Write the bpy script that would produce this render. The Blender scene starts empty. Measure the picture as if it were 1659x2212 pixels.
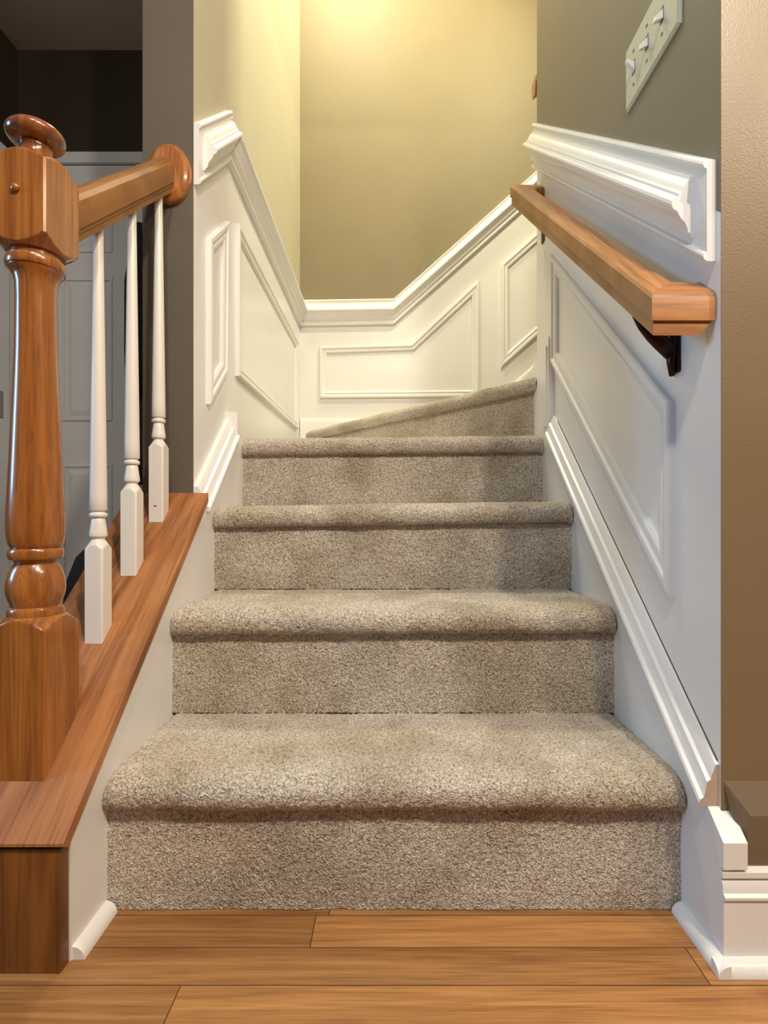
import bpy, bmesh, math, random
from mathutils import Vector, noise
random.seed(7)
S = bpy.context.scene
COL = S.collection

# ------------------------------------------------------------------ camera, world, lights
F, CX, CY, EYE = 1110.0, 845.0, 1112.0, 0.586        # focal length in px, vanishing point, eye height (m)
cam = bpy.data.cameras.new('camera'); camo = bpy.data.objects.new('camera', cam); COL.objects.link(camo)
camo.location = (0, 0, EYE); camo.rotation_euler = (math.pi/2, 0, 0)
cam.sensor_fit = 'VERTICAL'; cam.sensor_height = 36.0; cam.lens = 36.0*F/2212
cam.shift_x = -(CX-829.5)/2212; cam.shift_y = (CY-1106)/2212
cam.clip_start = 0.02
S.camera = camo
S.view_settings.view_transform = 'Standard'; S.view_settings.look = 'None'
S.view_settings.gamma = 1.0; S.view_settings.use_curve_mapping = False
S.view_settings.exposure = 0.40
w = bpy.data.worlds.new('world'); S.world = w; w.use_nodes = True
w.node_tree.nodes['Background'].inputs[0].default_value = (0.95, 0.92, 0.88, 1)
w.node_tree.nodes['Background'].inputs[1].default_value = 0.07

def area(name, loc, target, size, power, color, shape='DISK', size_y=None):
    l = bpy.data.lights.new(name, 'AREA'); l.shape = shape; l.size = size
    if size_y: l.size_y = size_y
    l.energy = power; l.color = color
    o = bpy.data.objects.new(name, l); COL.objects.link(o); o.location = loc
    o.rotation_euler = (Vector(target)-Vector(loc)).to_track_quat('-Z', 'Y').to_euler()
    return o
area('room_lamp_light', (-0.06, -0.42, 2.40), (0.0, 0.9, 0.4), 0.14, 12, (1.0, 0.93, 0.84))
area('room_lamp_light', (0.66, -0.55, 2.40), (0.25, 0.9, 0.3), 0.12, 21, (1.0, 0.85, 0.68))
area('room_lamp_light', (1.10, -0.60, 2.40), (0.2, 1.0, 0.4), 0.12, 12, (1.0, 0.83, 0.64))
area('room_lamp_light', (1.90, -0.60, 2.40), (-0.3, 1.2, 1.0), 0.12, 14, (1.0, 0.83, 0.64))
area('window_daylight', (-2.9, 0.05, 1.30), (0.4, 0.75, 0.6), 0.45, 25, (0.30, 0.62, 1.0), 'RECTANGLE', 0.9)
area('stairwell_lamp_light', (-0.22, 1.98, 3.70), (-0.25, 2.1, 1.0), 0.30, 25, (1.0, 0.91, 0.63))
area('landing_lamp_light', (0.80, 1.605, 3.30), (-0.45, 1.7, 2.3), 0.10, 34, (1.0, 0.94, 0.62))

# ------------------------------------------------------------------ measures
XL, XR = -0.4207, 0.4293                 # faces of the skirt boards
WL, WR = -0.4487, 0.4450                 # faces of the walls above them
def dL(x, X=WL): return -X*F/(CX-x)
def dR(x, X=WR): return X*F/(x-CX)
def zz(y, D): return EYE-(y-CY)*D/F
def xx(x, D): return (x-CX)*D/F
RISER = [0.85*F/w_ for w_ in (1238, 954, 772, 648)]     # distance of each riser
TREAD = [0.204, 0.409, 0.612, 0.808, 0.992]
DW = dL(418)                             # end of the left wall
DB = dL(648)                             # back wall
DFR = dR(1557)                           # front face of the right wall
DRE = dR(1160)                           # far end of the right wall
DH, XH, ZC = 2.06, -1.498, 2.449         # hall: far wall, left wall, ceiling

# ------------------------------------------------------------------ materials
def nt(name):
    m = bpy.data.materials.new(name); m.use_nodes = True
    t = m.node_tree; b = t.nodes['Principled BSDF']
    return m, t, b
def N(t, kind, **kw):
    n = t.nodes.new(kind)
    for k, v in kw.items():
        if k in n.inputs: n.inputs[k].default_value = v
        else: setattr(n, k, v)
    return n
def ramp(t, src, stops):
    r = t.nodes.new('ShaderNodeValToRGB'); e = r.color_ramp.elements
    while len(e) < len(stops): e.new(0.5)
    for q, (p, c) in zip(e, stops): q.position = p; q.color = (*c, 1)
    t.links.new(src, r.inputs[0]); return r.outputs[0]
def coords(t, scale=(1, 1, 1), rot=(0, 0, 0)):
    c = t.nodes.new('ShaderNodeTexCoord'); m = t.nodes.new('ShaderNodeMapping')
    m.inputs['Scale'].default_value = scale; m.inputs['Rotation'].default_value = rot
    t.links.new(c.outputs['Object'], m.inputs[0]); return m.outputs[0]
def paint(name, col, rough=0.5, bump=0.15, bscale=260, spec=0.5, var=0.04):
    m, t, b = nt(name); b.inputs['Roughness'].default_value = rough
    b.inputs['Specular IOR Level'].default_value = spec
    co = coords(t)
    n1 = N(t, 'ShaderNodeTexNoise', Scale=5.0, Detail=4.0); t.links.new(co, n1.inputs['Vector'])
    lo = tuple(c*(1-var) for c in col); hi = tuple(min(1, c*(1+var)) for c in col)
    t.links.new(ramp(t, n1.outputs[0], [(0.3, lo), (0.7, hi)]), b.inputs['Base Color'])
    n2 = N(t, 'ShaderNodeTexNoise', Scale=float(bscale), Detail=2.0); t.links.new(co, n2.inputs['Vector'])
    bp = N(t, 'ShaderNodeBump', Strength=bump, Distance=0.001); t.links.new(n2.outputs[0], bp.inputs['Height'])
    t.links.new(bp.outputs[0], b.inputs['Normal']); return m
def wood(name, dark, light, scale=(60, 60, 3.5), rough=0.3, coat=0.3, rot=(0, 0, 0), attr=None, sine=0.3):
    m, t, b = nt(name); co = coords(t, scale, rot)
    if attr:
        at = t.nodes.new('ShaderNodeAttribute'); at.attribute_name = attr
        mul = N(t, 'ShaderNodeVectorMath', operation='MULTIPLY_ADD'); t.links.new(at.outputs['Color'], mul.inputs[0])
        mul.inputs[1].default_value = (37, 91, 53); t.links.new(co, mul.inputs[2]); co = mul.outputs[0]
    n1 = N(t, 'ShaderNodeTexNoise', Scale=1.0, Detail=6.0, Roughness=0.6, Distortion=0.8); t.links.new(co, n1.inputs['Vector'])
    n3 = N(t, 'ShaderNodeTexNoise', Scale=0.16, Detail=2.0, Distortion=1.5); t.links.new(co, n3.inputs['Vector'])
    wv = N(t, 'ShaderNodeMath', operation='MULTIPLY'); t.links.new(n3.outputs[0], wv.inputs[0]); wv.inputs[1].default_value = 34.0
    sn = N(t, 'ShaderNodeMath', operation='SINE'); t.links.new(wv.outputs[0], sn.inputs[0])
    mr = N(t, 'ShaderNodeMapRange'); mr.inputs['From Min'].default_value = -1; t.links.new(sn.outputs[0], mr.inputs[0])
    mx = N(t, 'ShaderNodeMix', data_type='FLOAT'); mx.inputs[0].default_value = sine
    t.links.new(n1.outputs[0], mx.inputs[2]); t.links.new(mr.outputs[0], mx.inputs[3])
    mid = tuple((a+c)/2 for a, c in zip(dark, light))
    out = ramp(t, mx.outputs[0], [(0.25, dark), (0.5, mid), (0.72, light)])
    if attr:
        hs = N(t, 'ShaderNodeHueSaturation'); t.links.new(out, hs.inputs['Color'])
        sp = N(t, 'ShaderNodeSeparateColor'); t.links.new(at.outputs['Color'], sp.inputs[0])
        m2 = N(t, 'ShaderNodeMapRange'); m2.inputs['To Min'].default_value = 0.8; m2.inputs['To Max'].default_value = 1.15
        t.links.new(sp.outputs[0], m2.inputs[0]); t.links.new(m2.outputs[0], hs.inputs['Value']); out = hs.outputs[0]
    t.links.new(out, b.inputs['Base Color'])
    pm = t.nodes.new('ShaderNodeMapping'); pm.inputs['Scale'].default_value = tuple(4.0 if q > 20 else 1.6 for q in scale)
    t.links.new(co, pm.inputs[0]); n4 = N(t, 'ShaderNodeTexNoise', Scale=1.0, Detail=3.0); t.links.new(pm.outputs[0], n4.inputs['Vector'])
    pr_ = ramp(t, n4.outputs[0], [(0.34, (.52, .45, .40)), (0.47, (1, 1, 1))])
    pmx = N(t, 'ShaderNodeMix', data_type='RGBA', blend_type='MULTIPLY'); pmx.inputs[0].default_value = 0.5
    t.links.new(out, pmx.inputs[6]); t.links.new(pr_, pmx.inputs[7]); out = pmx.outputs[2]
    t.links.new(out, b.inputs['Base Color'])
    b.inputs['Roughness'].default_value = rough; b.inputs['Coat Weight'].default_value = coat
    b.inputs['Coat Roughness'].default_value = 0.12
    bp = N(t, 'ShaderNodeBump', Strength=0.12, Distance=0.0008); t.links.new(n1.outputs[0], bp.inputs['Height'])
    t.links.new(bp.outputs[0], b.inputs['Normal']); return m
def plain(name, col, rough=0.5, metal=0.0):
    m, t, b = nt(name); b.inputs['Base Color'].default_value = (*col, 1)
    b.inputs['Roughness'].default_value = rough; b.inputs['Metallic'].default_value = metal
    n2 = N(t, 'ShaderNodeTexNoise', Scale=180.0); t.links.new(coords(t), n2.inputs['Vector'])
    bp = N(t, 'ShaderNodeBump', Strength=0.1, Distance=0.001); t.links.new(n2.outputs[0], bp.inputs['Height'])
    t.links.new(bp.outputs[0], b.inputs['Normal']); return m
def carpet_mat():
    m, t, b = nt('carpet'); co = coords(t)
    v = N(t, 'ShaderNodeTexVoronoi', Scale=330.0); 
    wob = N(t, 'ShaderNodeTexNoise', Scale=120.0, Detail=2.0); t.links.new(co, wob.inputs['Vector'])
    ad = N(t, 'ShaderNodeMix', data_type='RGBA', blend_type='LINEAR_LIGHT'); ad.inputs[0].default_value = 0.006
    t.links.new(co, ad.inputs[6]); t.links.new(wob.outputs['Color'], ad.inputs[7])
    t.links.new(ad.outputs[2], v.inputs['Vector'])
    n1 = N(t, 'ShaderNodeTexNoise', Scale=260.0, Detail=3.0, Roughness=0.7); t.links.new(co, n1.inputs['Vector'])
    n2 = N(t, 'ShaderNodeTexNoise', Scale=7.0, Detail=3.0); t.links.new(co, n2.inputs['Vector'])
    c1 = ramp(t, v.outputs['Distance'], [(0.0, (0.97, 0.91, 0.82)), (0.42, (0.83, 0.745, 0.63)), (0.85, (0.36, 0.30, 0.23))])
    c2 = ramp(t, n1.outputs[0], [(0.36, (0.55, 0.53, 0.50)), (0.62, (1, 1, 1))])
    c3 = ramp(t, n2.outputs[0], [(0.36, (0.74, 0.70, 0.64)), (0.56, (1, 1, 1))])
    a = N(t, 'ShaderNodeMix', data_type='RGBA', blend_type='MULTIPLY'); a.inputs[0].default_value = 0.85
    t.links.new(c1, a.inputs[6]); t.links.new(c2, a.inputs[7])
    a2 = N(t, 'ShaderNodeMix', data_type='RGBA', blend_type='MULTIPLY'); a2.inputs[0].default_value = 1.0
    t.links.new(a.outputs[2], a2.inputs[6]); t.links.new(c3, a2.inputs[7])
    t.links.new(a2.outputs[2], b.inputs['Base Color'])
    b.inputs['Roughness'].default_value = 0.95; b.inputs['Specular IOR Level'].default_value = 0.1
    b.inputs['Sheen Weight'].default_value = 0.25
    inv = N(t, 'ShaderNodeMath', operation='MULTIPLY_ADD'); inv.inputs[1].default_value = -1.0
    t.links.new(v.outputs['Distance'], inv.inputs[0]); t.links.new(n1.outputs[0], inv.inputs[2])
    bp = N(t, 'ShaderNodeBump', Strength=0.85, Distance=0.003); t.links.new(inv.outputs[0], bp.inputs['Height'])
    t.links.new(bp.outputs[0], b.inputs['Normal']); return m

WHITE = paint('white_gloss_paint', (0.81, 0.80, 0.78), 0.32, 0.06, 120, 0.5, 0.02)
TAN = paint('tan_wall_paint', (0.225, 0.180, 0.106), 0.6, 0.25, 300, 0.4, 0.03)
TAUPEW = paint('taupe_wall_paint', (0.215, 0.180, 0.125), 0.5, 0.25, 300, 0.4, 0.03)
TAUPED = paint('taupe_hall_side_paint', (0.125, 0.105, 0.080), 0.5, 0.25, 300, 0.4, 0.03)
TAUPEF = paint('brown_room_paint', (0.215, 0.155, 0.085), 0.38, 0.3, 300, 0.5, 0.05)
LITWALL = paint('lamp_lit_cream_wall', (0.52, 0.475, 0.35), 0.55, 0.2, 300, 0.4, 0.02)  # left wall: lamp glow put into a lighter colour than the back wall
TAUPE = paint('dark_hall_wall', (0.030, 0.020, 0.012), 0.6, 0.2, 200)  # very dark brown on both hall walls
BROWNT = paint('brown_trim_paint', (0.17, 0.125, 0.075), 0.35, 0.1, 200)
CEIL = paint('ceiling_paint', (0.62, 0.60, 0.56), 0.8, 0.3, 200)
IVORY = paint('ivory_plastic', (0.56, 0.56, 0.42), 0.3, 0.02, 50)
TOGGLE = paint('white_plastic', (0.85, 0.85, 0.80), 0.25, 0.02, 50)
BALW = paint('baluster_white_paint', (0.80, 0.76, 0.70), 0.35, 0.05, 90)
CARPET = carpet_mat()
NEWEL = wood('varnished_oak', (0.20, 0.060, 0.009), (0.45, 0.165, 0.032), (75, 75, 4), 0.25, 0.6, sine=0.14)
PLINTHW = wood('shade_darkened_oak_panel', (0.14, 0.046, 0.007), (0.24, 0.088, 0.014), (35, 35, 5), 0.4, 0.2)  # oak colour darkened to hold the shade on the plinth front
CAPW = wood('oak_cap', (0.27, 0.100, 0.030), (0.46, 0.195, 0.070), (60, 5, 5), 0.45, 0.1)
RAILW = wood('oak_rail', (0.27, 0.115, 0.030), (0.46, 0.215, 0.070), (60, 6, 6), 0.45, 0.15)
DARKRAIL = wood('shade_toned_oak_rail', (0.19, 0.078, 0.018), (0.34, 0.155, 0.042), (60, 6, 6), 0.6, 0.0, sine=0.2)  # weaker light on the left rail is put into this darker oak
RETW = wood('oak_rail_end', (0.27, 0.105, 0.026), (0.46, 0.20, 0.060), (5, 60, 60), 0.42, 0.15)
FLOORW = wood('oak_floor', (0.25, 0.105, 0.028), (0.46, 0.225, 0.075), (5, 85, 1), 0.45, 0.12, attr='plank', sine=0.16)
BRONZE = plain('dark_bronze', (0.035, 0.014, 0.009), 0.35, 0.7)
CLOTH = plain('navy_cloth', (0.010, 0.010, 0.018), 0.9)
GAP = plain('floor_gap', (0.10, 0.045, 0.015), 0.9)
SCREW = plain('screw_steel', (0.28, 0.27, 0.2), 0.3, 0.6)
STEEL = plain('hinge_steel', (0.3, 0.3, 0.3), 0.35, 0.8)

# ------------------------------------------------------------------ helpers
def link(name, verts, faces, mats, parent=None, smooth=False, mi=None, auto=None):
    off = Vector((0, 0, 0))
    if parent is not None:
        p = parent
        while p is not None: off += p.location; p = p.parent
    me = bpy.data.meshes.new(name)
    me.from_pydata([tuple(Vector(v)-off) for v in verts], [], faces)
    if not isinstance(mats, (list, tuple)): mats = [mats]
    for m in mats: me.materials.append(m)
    if mi:
        for p_, i in zip(me.polygons, mi): p_.material_index = i
    bm = bmesh.new(); bm.from_mesh(me); bmesh.ops.recalc_face_normals(bm, faces=bm.faces)
    if smooth or auto:
        for f in bm.faces: f.smooth = True
    if auto:
        for e in bm.edges:
            if len(e.link_faces) == 2 and e.calc_face_angle(0) > math.radians(auto): e.smooth = False
    bm.to_mesh(me); bm.free()
    o = bpy.data.objects.new(name, me); COL.objects.link(o)
    if parent is not None: o.parent = parent
    return o
def struct(o): o['kind'] = 'structure'; return o
def empty(name, loc): 
    o = bpy.data.objects.new(name, None); COL.objects.link(o); o.location = loc; return o
def tag(o, label, cat, group=None):
    o['label'] = label; o['category'] = cat
    if group: o['group'] = group
    return o
def box(x0, x1, y0, y1, z0, z1):
    v = [(x, y, z) for x in (x0, x1) for y in (y0, y1) for z in (z0, z1)]
    f = [(0, 1, 3, 2), (4, 6, 7, 5), (0, 4, 5, 1), (2, 3, 7, 6), (0, 2, 6, 4), (1, 5, 7, 3)]
    return v, f
def merge(*parts):
    V, Fa = [], []
    for v, f in parts:
        n = len(V); V += list(v); Fa += [tuple(i+n for i in q) for q in f]
    return V, Fa
def bev(o, wd=0.002, seg=2):
    m = o.modifiers.new('bevel', 'BEVEL'); m.width = wd; m.segments = seg; m.limit_method = 'ANGLE'; m.angle_limit = math.radians(35)
    return o
def prism(poly, fn, a, b):
    """poly in 2D, fn(p,q,h)->xyz, between heights a and b"""
    n = len(poly)
    v = [fn(p, q, a) for p, q in poly]+[fn(p, q, b) for p, q in poly]
    f = [tuple(range(n))[::-1], tuple(range(n, 2*n))]+[(i, (i+1) % n, n+(i+1) % n, n+i) for i in range(n)]
    return v, f
leftF = lambda s, z, p: (WL+p, s, z)        # wall frames: along, up, out of the wall
rightF = lambda s, z, p: (WR-p, s, z)
backF = lambda s, z, p: (s, DB-p, z)
frontF = lambda s, z, p: (s, DFR-p, z)
def sweep(path, prof, fn):
    n = len(prof); V = []; Fa = []
    for s, z in path: V += [fn(s, z+u, p) for p, u in prof]
    for k in range(len(path)-1):
        for i in range(n):
            j = (i+1) % n; Fa.append((k*n+i, k*n+j, (k+1)*n+j, (k+1)*n+i))
    Fa.append(tuple(range(n))[::-1]); Fa.append(tuple(range((len(path)-1)*n, len(path)*n)))
    return V, Fa
FP = [(-0.0001, -0.001), (0, .010), (.003, .013), (.011, .013), (.014, .009), (.019, .008), (.024, .010), (.029, .009), (.034, .005), (.0345, -0.001)]
def frame(poly, fn, prof=FP):
    ar = sum(poly[i][0]*poly[(i+1) % len(poly)][1]-poly[(i+1) % len(poly)][0]*poly[i][1] for i in range(len(poly)))
    if ar < 0: poly = poly[::-1]
    n = len(poly); V = []; Fa = []
    for t, h in prof:
        for i in range(n):
            p0, p1, p2 = Vector(poly[i-1]), Vector(poly[i]), Vector(poly[(i+1) % n])
            a = (p1-p0).normalized(); b = (p2-p1).normalized()
            na = Vector((-a.y, a.x)); nb = Vector((-b.y, b.x)); m = (na+nb)/(1+na.dot(nb))
            q = p1+m*t; V.append(fn(q.x, q.y, h))
    for k in range(len(prof)):
        k2 = (k+1) % len(prof)
        for i in range(n):
            j = (i+1) % n; Fa.append((k*n+i, k*n+j, k2*n+j, k2*n+i))
    return V, Fa
tn = [0]
def trim(v, f, parent=None, name=None, mat=WHITE, auto=25):
    if parent is None:
        tn[0] += 1; return struct(link('trim_%d' % tn[0], v, f, mat, None, auto=auto))
    return link(name, v, f, mat, parent, auto=auto)

# ------------------------------------------------------------------ floor: planks across the foot of the stairs
pitch = 0.0558; V, Fa, mi, cols = [], [], [], []
known = {0: [-0.11], -1: [0.398], -2: [-0.262]}
for r in range(-34, 28):
    y0 = 0.6957+r*pitch; y1 = y0+pitch
    xs = known.get(r, [])
    if not xs: xs = [random.uniform(-0.9, 0.9)]
    x = xs[0]
    cuts = sorted([-3.0, 3.0]+xs+[xs[0]-random.uniform(.75, 1.3)]+[xs[0]+random.uniform(.75, 1.3)])
    for a, b in zip(cuts[:-1], cuts[1:]):
        if a < -3.0 or b > 3.0 or b-a < .01: continue
        c = (random.random(), random.random(), random.random(), 1)
        g = 0.0006; n = len(V)
        V += [(a+g, y0+g, 0), (b-g, y0+g, 0), (b-g, y1-g, 0), (a+g, y1-g, 0),
              (a, y0, -.002), (b, y0, -.002), (b, y1, -.002), (a, y1, -.002)]
        for q in ((0, 1, 2, 3), (0, 4, 5, 1), (1, 5, 6, 2), (2, 6, 7, 3), (3, 7, 4, 0)):
            Fa.append(tuple(i+n for i in q)); mi.append(0 if q == (0, 1, 2, 3) else 1); cols.append(c)
v, f = box(-3, 3, -1.3, 2.3, -.1, -.0021); n = len(V); V += v
for q in f: Fa.append(tuple(i+n for i in q)); mi.append(1); cols.append((.5, .5, .5, 1))
me = bpy.data.meshes.new('floor'); me.from_pydata(V, [], Fa)
for m in (FLOORW, GAP): me.materials.append(m)
at = me.color_attributes.new('plank', 'FLOAT_COLOR', 'CORNER')
for p in me.polygons:
    p.material_index = mi[p.index]
    for li in p.loop_indices: at.data[li].color = cols[p.index]
fl = bpy.data.objects.new('floor', me); COL.objects.link(fl); struct(fl)

# ------------------------------------------------------------------ rail lines (height of the top of the chair rail along each wall)
d1 = dL(489)
LR = [(DW, zz(262, DW)-.004), (d1, zz(238, d1)), (DB, zz(650, DB))]
BR = [(WL, zz(650, DB)), (xx(851, DB), zz(647, DB)), (xx(1160, DB), zz(370, DB)), (xx(1160, DB)+1.3, zz(370, DB)+1.3*.9)]
RR = [(dR(1547), zz(345, dR(1527, .4324))), (dR(1152, .4324), zz(266, dR(1152, .4324)))]
ZT = 4.9
# ------------------------------------------------------------------ walls
def wall(name, poly_low, poly_up, fn, th, mats):
    v1, f1 = prism(poly_low, fn, 0, -th); v2, f2 = prism(poly_up, fn, 0, -th)
    V, Fa = merge((v1, f1), (v2, f2))
    return struct(link(name, V, Fa, mats, None, mi=[0]*len(f1)+[1]*len(f2)))
m = .06
mid = [(s, z-m) for s, z in LR]
v, f = prism([(DW, 0), (DB+.1, 0), (DB+.1, LR[2][1]-m)]+mid[::-1], leftF, 0, -.1156)
v2, f2 = prism(mid+[(DB+.1, LR[2][1]-m), (DB+.1, ZT), (DW, ZT)], leftF, 0, -.1156)
V, Fa = merge((v, f), (v2, f2)); ms = []
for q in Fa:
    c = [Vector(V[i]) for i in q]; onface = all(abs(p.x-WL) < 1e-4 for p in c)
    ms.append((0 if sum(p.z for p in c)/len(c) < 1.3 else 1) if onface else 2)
struct(link('wall_left', V, Fa, [WHITE, LITWALL, TAUPED], None, mi=ms))
XE = 2.6
mid = [(s, z-m) for s, z in BR]+[(XE, 3.6)]
wall('wall_back', [(WL, 0), (XE, 0)]+mid[::-1], mid+[(XE, ZT), (WL, ZT)], backF, .1, [WHITE, TAN])
a, b = RR; sl = (b[1]-a[1])/(b[0]-a[0])
lineR = lambda s: a[1]+sl*(s-a[0])-.07
wall('wall_right', [(DFR, 0), (DRE, 0), (DRE, lineR(DRE)), (DFR, lineR(DFR))], [(DFR, lineR(DFR)), (DRE, lineR(DRE)), (DRE, ZC), (DFR, ZC)], rightF, .1, [WHITE, TAUPEW])
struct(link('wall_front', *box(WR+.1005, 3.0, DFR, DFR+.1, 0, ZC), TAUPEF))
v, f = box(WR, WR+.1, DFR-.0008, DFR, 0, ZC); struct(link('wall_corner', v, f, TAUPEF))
struct(link('wall_stairwell', *box(WR+.1005, XE, DRE-.1, DRE, 0, ZT), TAN))
v, f = merge(box(WR, WR+.1, DRE, DRE+.0008, 0, ZT)); struct(link('wall_return', v, f, TAN))
struct(link('wall_upper', *box(XE, XE+.1, DRE, DB+.1, 0, ZT), TAN))
struct(link('ceiling_stairwell', *box(WL-.1156, XE+.1, 1.25, DB+.1, ZT, ZT+.1), CEIL))
struct(link('wall_header', *box(WL, WR+.1, 1.15, 1.25, ZC+.1, ZT), TAN))
struct(link('ceiling', *merge(box(-3, XH, -2.6, DH, ZC, ZC+.1), box(XH, WL-.1156, -2.6, DH, ZC, ZC+.1), box(WL-.1156, 3, -2.6, DW-.02, ZC, ZC+.1), box(WL, WR, DW-.02, 1.25, ZC, ZC+.1)), CEIL))
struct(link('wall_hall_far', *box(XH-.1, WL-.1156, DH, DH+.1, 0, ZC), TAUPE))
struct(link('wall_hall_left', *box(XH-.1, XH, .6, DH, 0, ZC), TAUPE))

# ------------------------------------------------------------------ chair rails
BOARD = [(-.001, 0), (.012, 0), (.0165, -.003), (.0175, -.0065), (.0165, -.010), (.0126, -.0125), (.0126, -.1265), (.0165, -.129), (.0175, -.1325), (.0165, -.136), (.012, -.139), (-.001, -.139)]
CROWN = [(.010, -.028), (.018, -.028), (.019, -.032), (.0235, -.036), (.027, -.043), (.029, -.050), (.034, -.0525), (.034, -.057),
         (.039, -.0585), (.0435, -.063), (.0445, -.068), (.0425, -.074), (.036, -.078), (.0345, -.082), (.031, -.088), (.0255, -.094),
         (.022, -.102), (.0215, -.107), (.0175, -.109), (.0170, -.1135), (.010, -.114)]
def rail(path, fn, k=1.0, cut0=0, cut1=0):
    B = [(p, u*k) for p, u in BOARD]; Cr = [(p, u*k) for p, u in CROWN]
    t = trim(*sweep(path, B, fn))
    q = list(path)
    (s0, z0), (s1, z1) = q[0], q[1]; q[0] = (s0+cut0, z0+(z1-z0)*cut0/(s1-s0))
    (s0, z0), (s1, z1) = q[-2], q[-1]; q[-1] = (s1-cut1, z1-(z1-z0)*cut1/(s1-s0))
    trim(*sweep(q, Cr, fn), parent=t, name='crown_moulding')
    return t
rail(LR[:2], leftF, 1.0, .028, 0)
rail([(d1+.001, LR[1][1]-.012), (DB-.001, LR[2][1])], leftF, .92)
rail([(BR[0][0]+.001, BR[0][1])]+BR[1:], backF, .92)
rail(RR, rightF, 1.0, .030, 0)

# ------------------------------------------------------------------ picture-frame panel mouldings
def corners(fn, D=None):
    return fn
pL = lambda x, y: (dL(x), zz(y, dL(x)))
pR = lambda x, y: (dR(x), zz(y, dR(x)))
pB = lambda x, y: (xx(x, DB), zz(y, DB))
trim(*frame([pL(445, 515), pL(487, 477), pL(484, 803), pL(445, 873)], leftF))
trim(*frame([pL(508, 482), pL(640, 738), pL(640, 928), pL(508, 812)], leftF))
trim(*frame([pB(691, 750), pB(888, 744), pB(1034, 607), pB(1034, 858), pB(691, 861)], backF))
trim(*frame([pB(1083, 573), pB(1300, 380), pB(1300, 600), pB(1083, 794)], backF))
trim(*frame([pR(1198, 548), pR(1459, 868), pR(1459, 1288), pR(1198, 782)], rightF))

# ------------------------------------------------------------------ cap plane of the low wall on the left
Xc = -0.415
Da, Za = -Xc*F/706, EYE-704*(-Xc)/706
Db_, Zb = -Xc*F/395, EYE+47*(-Xc)/395
cs = (Zb-Za)/(Db_-Da)
capz = lambda d: Za+cs*(d-Da)
def on_cap(x, y):
    D = (EYE-Za+cs*Da)/(cs+(y-CY)/F); return xx(x, D), D, capz(D)
D0 = EYE*F/992            # front of the wooden plinth
D0b = 0.4225*F/695
CAPT = .021
# white stringer boards
zl = lambda d: .2105+.8716*(d-.7198)-.006
de = dL(513, XL)
RB = RISER[3]+.02
lowL = [(D0b, 0), (RB, 0), (RB, zl(de)), (de, zl(de)), (DW, zl(DW)), (DW, capz(DW)-CAPT), (D0b, capz(D0b)-CAPT)]
v, f = prism(lowL, lambda s, z, p: (p, s, z), XL, WL-.0005)
trim(v, f)
SK = [(-.001, 0), (.026, 0), (.0275, .004), (.026, .009), (.021, .012), (.019, .019), (.0175, .028), (.0165, .033), (.0115, .036), (.0105, .041), (.007, .050), (.005, .056), (-.001, .057)]
SKL = [(p*1.25+(.004 if p > 0 else 0), u) for p, u in SK]
trim(*sweep([(DW+.001, zl(DW)), (de-.012, zl(de-.012))], SKL, leftF))
trim(*box(WL, XL+.004, de-.014, de+.002, TREAD[3]-.03, zl(de)+.062))
D1 = dR(1563, XR)
zr = lambda d: .2105+.8716*(d-.7198)
dre = dR(1185, XR)
v, f = prism([(DFR+.0005, 0), (dre, 0), (dre, zr(dre)), (D1, zr(D1)), (D1, .1272), (DFR+.0005, .1272)], lambda s, z, p: (p, s, z), XR, WR)
v2, f2 = prism([(D1, 0.1272), (DFR-.001, 0.1272), (DFR-.001, zr(DFR-.001)), (D1, zr(D1))], lambda s, z, p: (p, s, z), WR, .4605)
trim(*merge((v, f), (v2, f2)))
sk = trim(*sweep([(.697, zr(.697)), (dre-.004, zr(dre-.004))], SK, rightF))
sk.data.materials.append(paint('raw_chipped_wood', (0.48, 0.36, 0.27), 0.8, 0.8, 90, 0.3, 0.15))
for p in sk.data.polygons:
    if p.normal.y < -.95: p.material_index = 1
link('caulk_crack', *sweep([(.70, zr(.70)+.0575), (dre-.03, zr(dre-.03)+.0575)], [(-.001, 0), (.0012, 0), (.0012, .0012), (-.001, .0012)], rightF), GAP, bpy.data.objects['trim_%d' % tn[0]])
# vertical skirt piece beside the winder step
v, f = prism([(dre+.0005, .6), (DRE, .6), (DRE, 1.03), (dR(1170, XR), 1.055), (dre+.004, 1.075), (dre+.0005, 1.07)], lambda s, z, p: (p, s, z), XR, WR+.001)
trim(v, f)
trim(*sweep([(0, .86), (0, 1.04)][:1]+[(0, 1.04)], [(0, 0), (0, 0), (0, 0)], rightF)) if False else None
va, fa = box(XR-.004, XR+.001, dre+.012, dre+.022, .83, 1.05)
vb, fb = box(XR-.0025, XR+.001, dre+.026, dre+.046, .83, 1.04)
trim(*merge((va, fa), (vb, fb)))
# skirt along the back wall
trim(*sweep([pB(649, 905), pB(1010, 905), pB(1118, 820), pB(1300, 658)], [(-.001, 0), (.008, 0), (.012, -.008), (.014, -.02), (.014, -.3), (-.001, -.3)], backF))

# quarter rounds on the floor
def qr(r, n=6): return [(0, 0)]+[(r*math.cos(a*math.pi/2/n), r*math.sin(a*math.pi/2/n)) for a in range(n+1)]
trim(*sweep([(D0b+.002, 0), (RISER[0]-.004, 0)], [(p+XL-WL, u) for p, u in qr(.017)], leftF), auto=40)
trim(*sweep([(D1-.016, 0), (RISER[0]-.004, 0)], [(p+WR-XR, u) for p, u in qr(.016)], rightF), auto=40)
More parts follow.
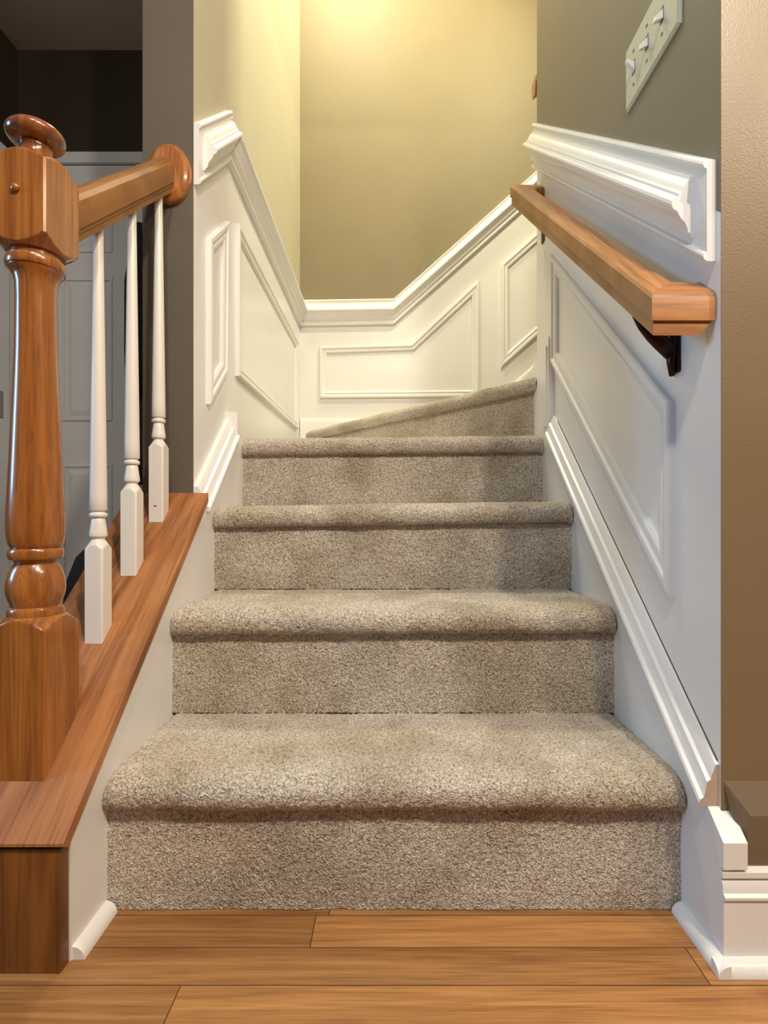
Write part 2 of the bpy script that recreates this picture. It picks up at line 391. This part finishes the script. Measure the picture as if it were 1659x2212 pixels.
# front baseboard of the right wall
bb = DFR-D1
BBP = [(-.001, 0), (bb, 0), (bb, .086), (bb+.003, .090), (bb+.003, .093), (bb-.001, .096), (bb-.002, .106), (bb-.005, .112), (bb-.002, .115), (bb-.002, .122), (bb-.006, .127), (-.001, .127)]
def over(s0, s1, prof, fn): return sweep([(s0, 0), (s1, 0)], prof, fn)
o = struct(link('baseboard_right', *over(XR+.0003, 2.9, BBP, frontF), WHITE, None, auto=25))
link('quarter_round', *over(XR-.0158, 2.9, [(p+bb, u) for p, u in qr(.0158)], frontF), WHITE, o, auto=40)
# brown ledge board above it
Vb = [(WR+.002, DFR, .232), (2.9, DFR, .232), (2.9, DFR-.022, .195), (.464, DFR-.022, .195),
      (WR+.017, DFR, .127), (2.9, DFR, .127), (2.9, DFR-.022, .127), (.464, DFR-.022, .127), (WR+.002, DFR, .2), (.464, DFR-.0005, .127)]
Vb = [(WR+.002, DFR+.001, .230), (2.9, DFR+.001, .230), (2.9, DFR-.022, .192), (.466, DFR-.022, .176), (.466, DFR-.022, .127), (2.9, DFR-.022, .127), (.466, DFR+.001, .127), (2.9, DFR+.001, .127), (.470, DFR-.022, .192)]
trim(Vb, [(0, 1, 2, 8), (0, 8, 3), (8, 2, 5, 4, 3), (0, 3, 4, 6), (1, 7, 5, 2), (0, 6, 7, 1), (4, 5, 7, 6)], mat=BROWNT, auto=20)

# ------------------------------------------------------------------ carpeted staircase
stairs = empty('carpeted_staircase', (0, RISER[0], 0))
tag(stairs, 'beige carpeted stairs rising from the wood floor and turning right', 'stairs')
texa = bpy.data.textures.new('tuft_noise', 'CLOUDS'); texa.noise_scale = .0055; texa.noise_depth = 1
texb = bpy.data.textures.new('wear_noise', 'CLOUDS'); texb.noise_scale = .09; texb.noise_depth = 2
def resample(path, st):
    out = [path[0]]
    for a, b in zip(path[:-1], path[1:]):
        L = math.dist(a, b); n = max(1, round(L/st))
        for i in range(1, n+1): out.append((a[0]+(b[0]-a[0])*i/n, a[1]+(b[1]-a[1])*i/n))
    return out
def strip(name, path, A, B, st=.0028, ends=True, clip=None, tilt=0.0):
    A, B = Vector(A), Vector(B); L = (B-A).length; u = (B-A)/L; nn = Vector((-u.y, u.x))
    pts = resample(path, st); nx = max(2, int(L/st)); V = []; Fa = []
    cx = sum(p[0] for p in pts)/len(pts); cz = sum(p[1] for p in pts)/len(pts)
    for i in range(nx+1):
        t = L*i/nx; e = min(t, L-t); k = max(0, 1-e/.022)**2*.010 if ends else 0
        for d, z in pts:
            dn = d; zn = z
            if k:
                dn = d+k*(1 if d < .03 else 0)*(1 if z > -.06 else 0); zn = z-k*.9
            p = A+u*t+nn*dn; V.append((p.x, p.y, zn+tilt*t/L))
    m_ = len(pts)
    for i in range(nx):
        for j in range(m_-1): Fa.append((i*m_+j, (i+1)*m_+j, (i+1)*m_+j+1, i*m_+j+1))
    me = bpy.data.meshes.new(name); me.from_pydata([tuple(Vector(v)-stairs.location) for v in V], [], Fa); me.materials.append(CARPET)
    if clip:
        bm = bmesh.new(); bm.from_mesh(me)
        for co, no in clip:
            bmesh.ops.bisect_plane(bm, geom=bm.verts[:]+bm.edges[:]+bm.faces[:], plane_co=Vector(co)-stairs.location, plane_no=no, clear_outer=True)
        bm.to_mesh(me); bm.free()
    for p in me.polygons: p.use_smooth = True
    o = bpy.data.objects.new(name, me); COL.objects.link(o); o.parent = stairs
    for tx, s in ((texa, .0042), (texb, .006)):
        mo = o.modifiers.new('pile', 'DISPLACE'); mo.texture = tx; mo.strength = s; mo.mid_level = .5; mo.texture_coords = 'LOCAL'
    return o
def nose(z, back, drop=.050, r=0.0):
    """path of a tread: starts under the nosing, round the front, back along the top"""
    pts = [(r+.004, z-drop+.004), (r-.006, z-drop)]
    for k in range(0, 9):
        a = -math.pi/2+math.pi*k/8*.5
        pts.append((r-.006-.016*math.cos(a), z-drop+.022+.022*math.sin(a)))
    for k in range(1, 9):
        a = math.pi/2*k/8
        pts.append((r-.022+.042*(1-math.cos(a)), z-.028+.028*math.sin(a)))
    pts.append((r+back, z)); return pts
zprev = 0.0; tilts = (0.0, 0.003, 0.012, 0.008)
for i, R in enumerate(RISER):
    z = TREAD[i]; dz = tilts[i]
    strip('riser', [(0, zprev+.001), (0, z-.047)], (XL-.004, R), (XR+.004, R), ends=False)
    back = (RISER[i+1]-R if i < 3 else .35)
    strip('tread', nose(z-dz/2, back), (XL-.003, R), (XR+.003, R), tilt=dz)
    zprev = z
# winder step running diagonally to the back corner
clip5 = [((WL+.006, 0, 0), (-1, 0, 0)), ((0, DB-.007, 0), (0, 1, 0))]
A5 = Vector((-.50, 2.645)); B5 = Vector((.4428, 1.528))
kz = zz(812, dR(1155, XR))
n5 = (B5-A5).normalized()
strip('riser', [(0, TREAD[3]-.01), (0, kz-.047)], A5, B5, ends=False, clip=clip5)
clip6 = clip5+[((XR+.010, 0, 0), (1, 0, 0))]
strip('tread', nose(kz, .45, .050), A5, B5, ends=False, clip=clip6, tilt=0.0, st=.0035)
vv, ff = prism([(.47, DRE+.01), (.85, DB-.01), (1.35, DB-.01), (1.35, DRE+.01)], lambda p, q, h: (p, q, h), kz-.2, kz+.2)
link('upper_step', vv, ff, CARPET, stairs)
# thin dark joints where paint and caulk have cracked
link('landing', *box(XR+.001, 1.35, DRE+.002, DB-.003, kz-.05, kz-.003), CARPET, stairs)
# solid core under the carpet so nothing is hollow
poly = [(RISER[0]+.006, .001)]
for i, R in enumerate(RISER):
    poly += [(R+.006, TREAD[i]-.012), ((RISER[i+1] if i < 3 else DB-.03)+.006, TREAD[i]-.012)]
poly += [(DB-.024, .001)]
link('stair_core', *prism(poly, lambda s, z, p: (p, s, z), XL+.004, XR-.004), WHITE, stairs)

# ------------------------------------------------------------------ low wall: wooden plinth front and cap board
XO = -0.594
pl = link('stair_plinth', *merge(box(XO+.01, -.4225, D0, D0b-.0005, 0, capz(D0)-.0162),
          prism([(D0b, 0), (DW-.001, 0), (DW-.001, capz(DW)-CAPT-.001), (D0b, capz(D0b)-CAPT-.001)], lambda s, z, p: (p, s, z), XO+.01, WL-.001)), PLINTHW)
tag(bev(pl, .0015), 'shade-darkened wooden panel closing the low wall at the foot of the balustrade', 'panel')
dC = D0-.006
v, f = prism([(dC, capz(dC)), (DW-.0005, capz(DW)), (DW-.0005, capz(DW)-CAPT), (dC+.012, capz(dC)-CAPT+.010), (dC, capz(dC)-.004)], lambda s, z, p: (p, s, z), Xc, XO)
for i, p in enumerate(v): pass
# the cap runs on past the wall corner on the stair side
v2, f2 = prism([(DW-.0005, capz(DW)), (Db_, Zb), (Db_, Zb-CAPT), (DW-.0005, capz(DW)-CAPT)], lambda s, z, p: (p, s, z), Xc, WL+.0005)
cap = link('sloping_cap_board', *merge((v, f), (v2, f2)), CAPW)
tag(bev(cap, .0018), 'sloping reddish oak board topping the low wall under the white balusters', 'board')

# ------------------------------------------------------------------ turned work
def turned(prof, half, cx, cy, seg=64, zfun=None):
    """prof: (z, R, square?) rings; square rings are the square section clipped by radius R"""
    V, Fa = [], []
    for z, R, sq in prof:
        for k in range(seg):
            a = 2*math.pi*(k+.5)/seg; r = R
            if sq: r = min(R, half/max(abs(math.cos(a)), abs(math.sin(a))))
            V.append((cx+r*math.cos(a), cy+r*math.sin(a), z))
    n = len(prof)
    for i in range(n-1):
        for k in range(seg):
            j = (k+1) % seg; Fa.append((i*seg+k, i*seg+j, (i+1)*seg+j, (i+1)*seg+k))
    Fa.append(tuple(range(seg))[::-1]); Fa.append(tuple(range((n-1)*seg, n*seg)))
    return V, Fa
xn, dn, zn = on_cap(97, 1688)
dnb = -xn*F/672.5; nw = dnb-dn; hn = nw/2; nx_, ny_ = xn-hn, dn+hn
q = (ny_)/F
zy = lambda y: EYE-(y-CY)*q
ZB = capz(dn)          # base of the post at its front
def post_shift(v, f, c):                                     # cut the foot to follow the slope
    return v, f
newel = empty('newel_post', (nx_, ny_, capz(ny_)))
tag(newel, 'thick turned oak newel post standing on the low wall, left foreground', 'post')
rr = math.sqrt(2)*hn
zbt = zz(1366, dn)
foot = [(zn-.03, rr*1.01, 1), (zbt, rr*1.01, 1)]
for k in range(1, 13): foot.append((zbt+.018*k/12, rr-(rr-hn*.93)*(k/12)**.9, 1))
V, Fa = turned(foot, hn, nx_, ny_, 96)
V = [(x, y, max(z, capz(y)+.0003) if z < zbt-.01 else z) for x, y, z in V]
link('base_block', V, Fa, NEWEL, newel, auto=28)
z0 = foot[-1][0]
def r_(px): return px*q/1.17
def torus(za, zb, rin, rout, n=8):
    return [((za+zb)/2-(zb-za)/2*math.cos(math.pi*k/n), rin+(rout-rin)*math.sin(math.pi*k/n)**.7, 0) for k in range(n+1)]
zu0 = zz(497, dn); 
sh = [(z0, r_(56), 0), (zy(1338), r_(57), 0)]+torus(zy(1335), zy(1309), r_(57), r_(62))+[(zy(1307), r_(54), 0)]
sh += [(zy(1306-88*k/10), r_(52+13*math.sin(math.pi*(k/10)**.85)), 0) for k in range(1, 10)]
sh += [(zy(1214), r_(46), 0), (zy(1209), r_(48), 0)]+torus(zy(1207), zy(1183), r_(54), r_(61))+[(zy(1181), r_(55), 0)]
for y, p in ((1179, 57), (1172, 60), (1160, 62.5), (1140, 64), (1110, 63.5), (1075, 61.5), (1020, 58.5), (970, 56), (916, 53.5), (850, 50.5), (800, 48.5), (758, 47), (700, 46), (650, 45.5), (620, 46)):
    sh.append((zy(y), r_(p), 0))
sh += [(zy(606), r_(49), 0), (zy(597), r_(54), 0), (zy(591), r_(60), 0)]+torus(zy(588), zy(566), r_(61), r_(66), 8)
sh += [(zy(565), r_(56), 0), (zy(545), r_(56), 0), (zu0-.016, r_(55), 0)]
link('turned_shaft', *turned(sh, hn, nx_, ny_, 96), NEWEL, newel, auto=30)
zu1 = zz(338, dn)
ub = [(zu0-.016+.016*k/12, hn*.93+(rr-hn*.93)*(k/12)**1.1, 1) for k in range(12)]+[(zu0, rr*1.01, 1), (zu1, rr*1.01, 1)]
ub += [(zu1+.016*k/12, rr-(rr-hn*.93)*(k/12)**.9, 1) for k in range(1, 13)]
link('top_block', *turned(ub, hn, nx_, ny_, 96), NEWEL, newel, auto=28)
zt = ub[-1][0]; fz = zy(297)
fi = [(zt, .026, 0), (zt+.004, .0235, 0), (zt+.008, .021, 0), (fz-.019, .0205, 0)]
for k in range(0, 17):
    a = -math.pi/2+math.pi*k/16; fi.append((fz+.0165*math.sin(a), max(.0005, .0375*math.cos(a)**.8 if k not in (0, 16) else .001), 0))
fi[4] = (fz-.0162, .022, 0)
link('finial', *turned(fi, 1, nx_, ny_, 64), wood('finial_oak', (0.16, 0.045, 0.012), (0.34, 0.12, 0.035), (60, 60, 10), 0.22, 0.7), newel, smooth=True)
# little button plug in the front of the top block
zp = zz(406, dn)
pv, pf = [], []
prof = [(0, .0058), (.002, .0060), (.004, .0052), (.0058, .0032), (.0064, .0004)]
for d, r in prof:
    for k in range(20):
        a = 2*math.pi*k/20; pv.append((nx_+r*math.cos(a), dn-d, zp+r*math.sin(a)))
for i in range(4):
    for k in range(20): j = (k+1) % 20; pf.append((i*20+k, i*20+j, (i+1)*20+j, (i+1)*20+k))
pf.append(tuple(range(20))); pf.append(tuple(range(80, 100)))
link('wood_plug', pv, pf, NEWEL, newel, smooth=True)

# ------------------------------------------------------------------ sloping handrail on the left
rs = .86; rb = lambda d: 1.306+rs*(d-1.1464*1.0)
hc = -.509
ro = empty('stair_handrail', (hc, DW-.02, 1.354))
tag(ro, 'thick oak handrail sloping from newel post to oval rosette on the wall end', 'handrail')
RP = [(-.020, 0), (.020, 0), (.0205, .012), (.0225, .014), (.0225, .020), (.0255, .023), (.0262, .040), (.0262, .056), (.0245, .066), (.018, .0745), (.009, .0785), (0, .0795)]
RP = RP+[(-p, u) for p, u in RP[2:-1][::-1]]
fnr = lambda s, z, p: (hc+p, s, z)
link('rail', *sweep([(dnb-.001, rb(dnb)), (DW-.021, rb(DW-.021))], RP, fnr), DARKRAIL, ro, auto=22)
V, Fa = [], []
rcx, rcz, ra, rbb = -.5005, 1.354, .049, .067
for d, k in ((.0005, 1.0), (.008, 1.0), (.014, .97), (.018, .90), (.0205, .80), (.022, .78)):
    for j in range(64):
        a = 2*math.pi*j/64; V.append((rcx+ra*k*math.cos(a), DW-d, rcz+rbb*k*math.sin(a)))
for i in range(5):
    for j in range(64): m_ = (j+1) % 64; Fa.append((i*64+j, i*64+m_, (i+1)*64+m_, (i+1)*64+j))
Fa.append(tuple(range(64))); Fa.append(tuple(range(320, 384)))
link('rosette', V, Fa, wood('rosette_oak', (0.30, 0.10, 0.025), (0.52, 0.21, 0.06), (70, 70, 5), 0.25, 0.6), ro, auto=40)

# ------------------------------------------------------------------ balusters
bals = [(179.4, 219.3, 1391.8), (259.5, 293.4, 1245.0), (320.6, 352.8, 1128.8)]
bh = .0156
labs = ['white turned baluster nearest the newel post, foremost of three', 'white turned baluster in the middle of the three',
        'white turned baluster nearest the wall and rosette, with a small knot near its foot']
first = None
for i, (xa, xb, yb) in enumerate(bals):
    X_, D_, Z_ = on_cap((xa+xb)/2, yb); X_ = -.5027-.0012*(1-i); cy_ = D_+bh
    e = empty('baluster', (X_, cy_, capz(cy_))); tag(e, labs[i], 'baluster', 'white balusters on the sloping board')
    zb = capz(cy_); ztop = rb(cy_)-zb
    r2 = bh*math.sqrt(2)
    if first is None:
        pr = [(-.03, r2*1.01, 1), (.146, r2*1.01, 1)]+[(.146+.018*k/10, r2-(r2-.0095)*(k/10)**.8, 1) for k in range(1, 11)]
        V, Fa = turned(pr, bh, 0, 0, 48)
        V = [(x+X_, y+cy_, (cs*y+.0009 if z < 0 else z)+zb) for x, y, z in V]
        base = link('square_base', V, Fa, BALW, e, auto=28)
        L = ztop
        pr = [(.164, .0095, 0), (.166, .0115, 0), (.168, .0138, 0), (.172, .0142, 0), (.176, .0136, 0), (.190, .0118, 0), (.199, .0105, 0), (.2, .0098, 0)]
        pr += torus(.2005, .2085, .0112, .0142, 6)+[(.209, .0105, 0), (.2115, .0105, 0), (.212, .0128, 0), (.214, .0139, 0)]
        pr += [(.214+(L+.01-.214)*k/20, .0139-.0064*(k/20), 0) for k in range(1, 21)]
        V, Fa = turned(pr, bh, X_, cy_, 32); V = [(x, y, z+zb) for x, y, z in V]
        # trim the top to the underside of the rail
        V = [(x, y, min(z, rb(y)-.0005)) for x, y, z in V]
        shaft = link('turned_spindle', V, Fa, BALW, e, auto=35); first = (base, shaft, ztop)
    else:
        for src in first[:2]:
            c = src.copy(); COL.objects.link(c); c.parent = e
            if src is first[1]:
                c.data = src.data.copy()
                for vtx in c.data.vertices:
                    if vtx.co.z > .22: vtx.co.z = .22+(vtx.co.z-.22)*(ztop-.22)/(first[2]-.22)

kn = bpy.data.objects['baluster.002']; kx, ky, kz_ = kn.location
v, f = [], []
for k in range(14): a = 2*math.pi*k/14; v.append((kx-.0005+.0032*math.cos(a), ky-bh-.0002, kz_+.021+.0018*math.sin(a)))
for k in range(14): a = 2*math.pi*k/14; v.append((kx-.0005+.0032*math.cos(a), ky-bh+.002, kz_+.021+.0018*math.sin(a)))
f = [tuple(range(14)), tuple(range(14, 28))]+[(k, (k+1) % 14, 14+(k+1) % 14, 14+k) for k in range(14)]
link('wood_knot', v, f, plain('knot', (.22, .10, .06), .6), kn)

# ------------------------------------------------------------------ wall handrail on the right
hx = .356; hw = .054
da_, za_ = hx*F/563, zz(632, hx*F/563)
db_, zb_ = hx*F/257, zz(398, hx*F/257)
hs = (zb_-za_)/(db_-da_)
wr = empty('wall_handrail', (WR, (da_+db_)/2, (za_+zb_)/2))
tag(wr, 'oak handrail on dark brackets sloping up the right-hand wall', 'handrail')
H = .060
WP = [(0, -.008), (.0025, -.0025), (.009, 0), (.045, 0), (.0515, -.0025), (.054, -.008), (.054, -.038), (.0505, -.041), (.0505, -.060), (.0035, -.060), (.0035, -.041), (0, -.038)]
n = len(WP); V = []
for d0, z0_, sg in ((da_, za_, 1), (db_, zb_, -1)):
    for p, u in WP: V.append((hx+p, d0+sg*p*.85, z0_+sg*p*.85*hs+u))
link('rail', V, [(i, (i+1) % n, n+(i+1) % n, n+i) for i in range(n)]+[tuple(range(n)), tuple(range(n, 2*n))], RAILW, wr, auto=30)
for d0, z0_, sg in ((da_, za_, 1), (db_, zb_, -1)):
    V = []
    for end in (0, 1):
        for p, u in WP:
            yy = d0+sg*(p*.85+.0002); V.append(((hx+p+.0003) if not end else WR-.0006-max(0, -u-.036)*.9, yy, z0_+hs*(yy-d0)+u))
    o = link('rail_return', V, [(i, (i+1) % n, n+(i+1) % n, n+i) for i in range(n)]+[tuple(range(n)), tuple(range(n, 2*n))], RETW if sg > 0 else RAILW, wr, auto=30)
    if sg > 0: o['label'] = 'mitred oak return at the lower end'
def tube(pts, rads, seg=14, squash=1.0):
    V, Fa = [], []
    for i, p in enumerate(pts):
        p = Vector(p); a = Vector(pts[max(0, i-1)]); b = Vector(pts[min(len(pts)-1, i+1)]); t = (b-a).normalized()
        u = t.cross(Vector((0, 1, 0))).normalized(); v = Vector((0, 1, 0))
        for k in range(seg):
            g = 2*math.pi*k/seg; V.append(tuple(p+u*rads[i]*math.cos(g)+v*rads[i]*squash*math.sin(g)))
    for i in range(len(pts)-1):
        for k in range(seg): j = (k+1) % seg; Fa.append((i*seg+k, i*seg+j, (i+1)*seg+j, (i+1)*seg+k))
    Fa.append(tuple(range(seg))); Fa.append(tuple(range((len(pts)-1)*seg, len(pts)*seg)))
    return V, Fa
def bracket(d, k=1.0):
    zu = za_+hs*(d-da_)-H; xc = hx+.027
    V, Fa = merge(tube([(xc, d, zu+.002), (xc, d, zu-.014*k), (xc+.008, d, zu-.030*k), (xc+.022, d, zu-.046*k), (xc+.036, d, zu-.056*k), (WR-.008, d, zu-.070*k)],
                       [.008, .0075, .0075, .009, .012, .014], 14, .8),
                  tube([(WR-.020, d, zu-.030*k), (WR-.014, d, zu-.028*k), (WR-.008, d, zu-.040*k), (WR-.007, d, zu-.06*k), (WR-.008, d, zu-.088*k), (WR-.008, d, zu-.108*k)], [.003, .008, .010, .011, .0075, .004], 14, .9))
    b = link('bracket', V, Fa, BRONZE, wr, smooth=True); b['label'] = 'dark bronze wall bracket'
    # saddle under the rail, following its slope
    sd = []
    v, f = box(xc-.010, xc+.010, d-.026, d+.022, 0, 0); 
    v = [(x, y, zu+hs*(y-d)+(-.010 if i % 2 == 0 else .0004)) for i, (x, y, z) in enumerate(v)]
    link('saddle', v, f, BRONZE, b)
    v, f = box(WR-.004, WR-.0003, d-.012, d+.012, zu-.104, zu-.034); bev(link('wall_plate', v, f, BRONZE, b), .003)
bracket(.80); bracket(1.50, .5)

# stub of the upper flight's handrail past the far corner
uh = empty('upper_handrail', (.47, DRE+.08, 1.93)); tag(uh, 'dark oak handrail end just showing past the far corner of the right wall, high up', 'handrail')
du = DRE+.085
v, f = sweep([(xx(1149, du), zz(186, du)), (xx(1149, du)+1.0, zz(186, du)+.85)], [(.045, 0), (.085, 0), (.088, -.02), (.08, -.05), (.05, -.05), (.042, -.02)], lambda s, z, p: (s, DRE+p, z))
link('rail', v, f, RAILW, uh, auto=30)
v, f = box(.56, .585, DRE+.0005, DRE+.06, zz(186, du)+.02, zz(186, du)+.045); link('bracket', v, f, BRONZE, uh)

# ------------------------------------------------------------------ light switch
ya, yb_ = dR(1474), dR(1357); zA, zB_ = 1.3385, 1.4535
sw = empty('light_switch', (WR, (ya+yb_)/2, (zA+zB_)/2))
tag(sw, 'ivory triple light switch plate on the tan right-hand wall', 'light switch')
P = [(0, 0), (.0, .0022), (.005, .0062), (.0057, .0062)]
cy0, cz0 = (ya+yb_)/2, (zA+zB_)/2; hw_, hh_ = (yb_-ya)/2, (zB_-zA)/2
V = []
for ins, p in ((0, .0002), (0, .0025), (.0045, .0062)):
    for sy, sz in ((-1, -1), (1, -1), (1, 1), (-1, 1)): V.append((WR-p, cy0+sy*(hw_-ins), cz0+sz*(hh_-ins)))
Fa = [(0, 1, 2, 3)]+[(k*4+i, k*4+(i+1) % 4, (k+1)*4+(i+1) % 4, (k+1)*4+i) for k in range(2) for i in range(4)]+[(8, 9, 10, 11)]
link('switch_plate', V, Fa, IVORY, sw)
for px, up in ((1376, 1), (1405, -1), (1438, -1)):
    d = dR(px)
    V, Fa = box(WR-.0066, WR-.0060, d-.0055, d+.0055, cz0-.0125, cz0+.0125)
    slot = link('toggle_slot', V, Fa, plain('slot_shadow', (.16, .15, .11), .6), sw)
    V = [(WR-.006, d-.0045, cz0-.008), (WR-.006, d+.0045, cz0-.008), (WR-.006, d+.0045, cz0+.008), (WR-.006, d-.0045, cz0+.008)]
    c = cz0+up*.010
    V += [(WR-.020, d-.0036, c-.0035), (WR-.020, d+.0036, c-.0035), (WR-.020, d+.0036, c+.0035), (WR-.020, d-.0036, c+.0035)]
    tg = link('toggle', V, [(0, 1, 2, 3), (4, 5, 6, 7), (0, 1, 5, 4), (1, 2, 6, 5), (2, 3, 7, 6), (3, 0, 4, 7)], TOGGLE, sw); bev(tg, .0008)
    for sz in (-1, 1):
        pv, pf = [], []
        for dd, r in ((.0058, .0032), (.0070, .0031), (.0074, .0022)):
            for k in range(14): a = 2*math.pi*k/14; pv.append((WR-dd, d+r*math.cos(a), cz0+sz*.0302+r*math.sin(a)))
        for i in range(2):
            for k in range(14): j = (k+1) % 14; pf.append((i*14+k, i*14+j, (i+1)*14+j, (i+1)*14+k))
        pf.append(tuple(range(14))); pf.append(tuple(range(28, 42)))
        link('screw', pv, pf, SCREW, sw, auto=40)

# ------------------------------------------------------------------ hall beyond: panelled door, casings, coat, bag
DOORP = paint('door_paint', (0.60, 0.62, 0.64), 0.35, 0.05, 100)
door = struct(link('door_1', *box(-1.425, -.665, DH-.030, DH-.002, .006, 1.965), DOORP))
hallF = lambda s, z, p: (s, DH-.030-p, z)
HP = [(0, -.0005), (.003, .006), (.009, .007), (.014, .001), (.024, -.0002), (.040, .005), (.042, .0055)]
def raised(x0, x1, z0, z1):
    V, Fa = [], []
    prof = [(0, -.0005), (.002, .005), (.010, .006), (.013, .0005), (.022, .0005), (.042, .006)]
    for t, h in prof:
        V += [hallF(x0+t, z0+t, h), hallF(x1-t, z0+t, h), hallF(x1-t, z1-t, h), hallF(x0+t, z1-t, h)]
    for k in range(5):
        for i in range(4): Fa.append((k*4+i, k*4+(i+1) % 4, (k+1)*4+(i+1) % 4, (k+1)*4+i))
    Fa.append((20, 21, 22, 23)); Fa.append((3, 2, 1, 0)); return V, Fa
for x0, x1 in ((-1.298, -1.10), (-.99, -.79)):
    for z0, z1 in ((.22, .785), (.955, 1.52), (1.62, 1.86)):
        link('door_panel', *raised(x0, x1, z0, z1), DOORP, door)
casing = struct(link('trim_%d' % (tn[0]+1), *merge(box(-1.497, -1.43, DH-.045, DH, 0, 2.01), box(-1.43, WL-.1157, DH-.045, DH, 1.968, 2.01), box(-.66, -.60, DH-.045, DH, 0, 1.968)), DOORP)); tn[0] += 1
v, f = merge(box(XH, XH+.018, 1.93, 1.985, 0, 2.0), box(XH, XH+.012, 1.985, 2.0, 0, 2.0))
struct(link('door_2', *box(XH+.0005, XH+.02, 1.2, 1.925, .006, 1.965), DOORP))
c2 = struct(link('trim_%d' % (tn[0]+1), v, f, DOORP)); tn[0] += 1
hg = link('hinge', *box(XH+.0185, XH+.0215, 1.925, 1.957, .955, 1.055), STEEL, c2)

def blob(rings, seg=32):
    V, Fa = [], []
    for (cx_, cy2, z, rx, ry, fold) in rings:
        for k in range(seg):
            a = 2*math.pi*k/seg; w_ = 1+fold*math.sin(a*7+z*3)
            V.append((cx_+rx*w_*math.copysign(abs(math.cos(a))**.8, math.cos(a)), cy2+ry*w_*math.copysign(abs(math.sin(a))**.8, math.sin(a)), z))
    for i in range(len(rings)-1):
        for k in range(seg): j = (k+1) % seg; Fa.append((i*seg+k, i*seg+j, (i+1)*seg+j, (i+1)*seg+k))
    Fa.append(tuple(range(seg))[::-1]); Fa.append(tuple(range((len(rings)-1)*seg, len(rings)*seg)))
    return V, Fa
yc = DH-.11
coat = empty('hanging_coat', (-.8, yc, 1.76)); tag(coat, 'dark navy coat hanging on the hall door, mostly hidden behind the wall end', 'coat')
xc0 = -.765
rg = [(xc0, yc, 1.78, .02, .015, 0), (xc0, yc, 1.765, .05, .035, 0), (xc0, yc, 1.74, .09, .045, 0), (xc0, yc, 1.70, .16, .05, .02), (xc0, yc, 1.62, .19, .055, .03),
      (xc0, yc, 1.4, .196, .058, .05), (xc0, yc, 1.1, .198, .06, .06), (xc0, yc, .85, .20, .062, .07), (xc0, yc, .70, .203, .064, .08)]
link('coat_body', *blob(rg), CLOTH, coat, smooth=True)
v, f = tube([(xc0-.16, yc-.03, 1.66), (xc0-.185, yc-.035, 1.45), (xc0-.19, yc-.035, 1.2), (xc0-.186, yc-.04, 1.03)], [.035, .04, .036, .032], 16)
link('sleeve', v, f, CLOTH, coat, smooth=True)
v, f = tube([(xc0, yc+.02, 1.775), (xc0, yc+.05, 1.79), (xc0, DH-.031, 1.79)], [.004]*3, 10)
link('coat_hook', v, f, STEEL, coat, smooth=True)
by, bx_ = 1.42, -.80
bag = tag(link('dark_bag', *blob([(bx_, by, .001, .085, .06, 0), (bx_, by, .05, .095, .07, .02), (bx_, by, .25, .10, .075, .02), (bx_, by, .40, .085, .065, .03), (bx_, by, .47, .06, .05, .03), (bx_, by, .515, .02, .02, 0)]), CLOTH, None, smooth=True),
          'dark bag standing on the hall floor behind the foremost white baluster', 'bag')
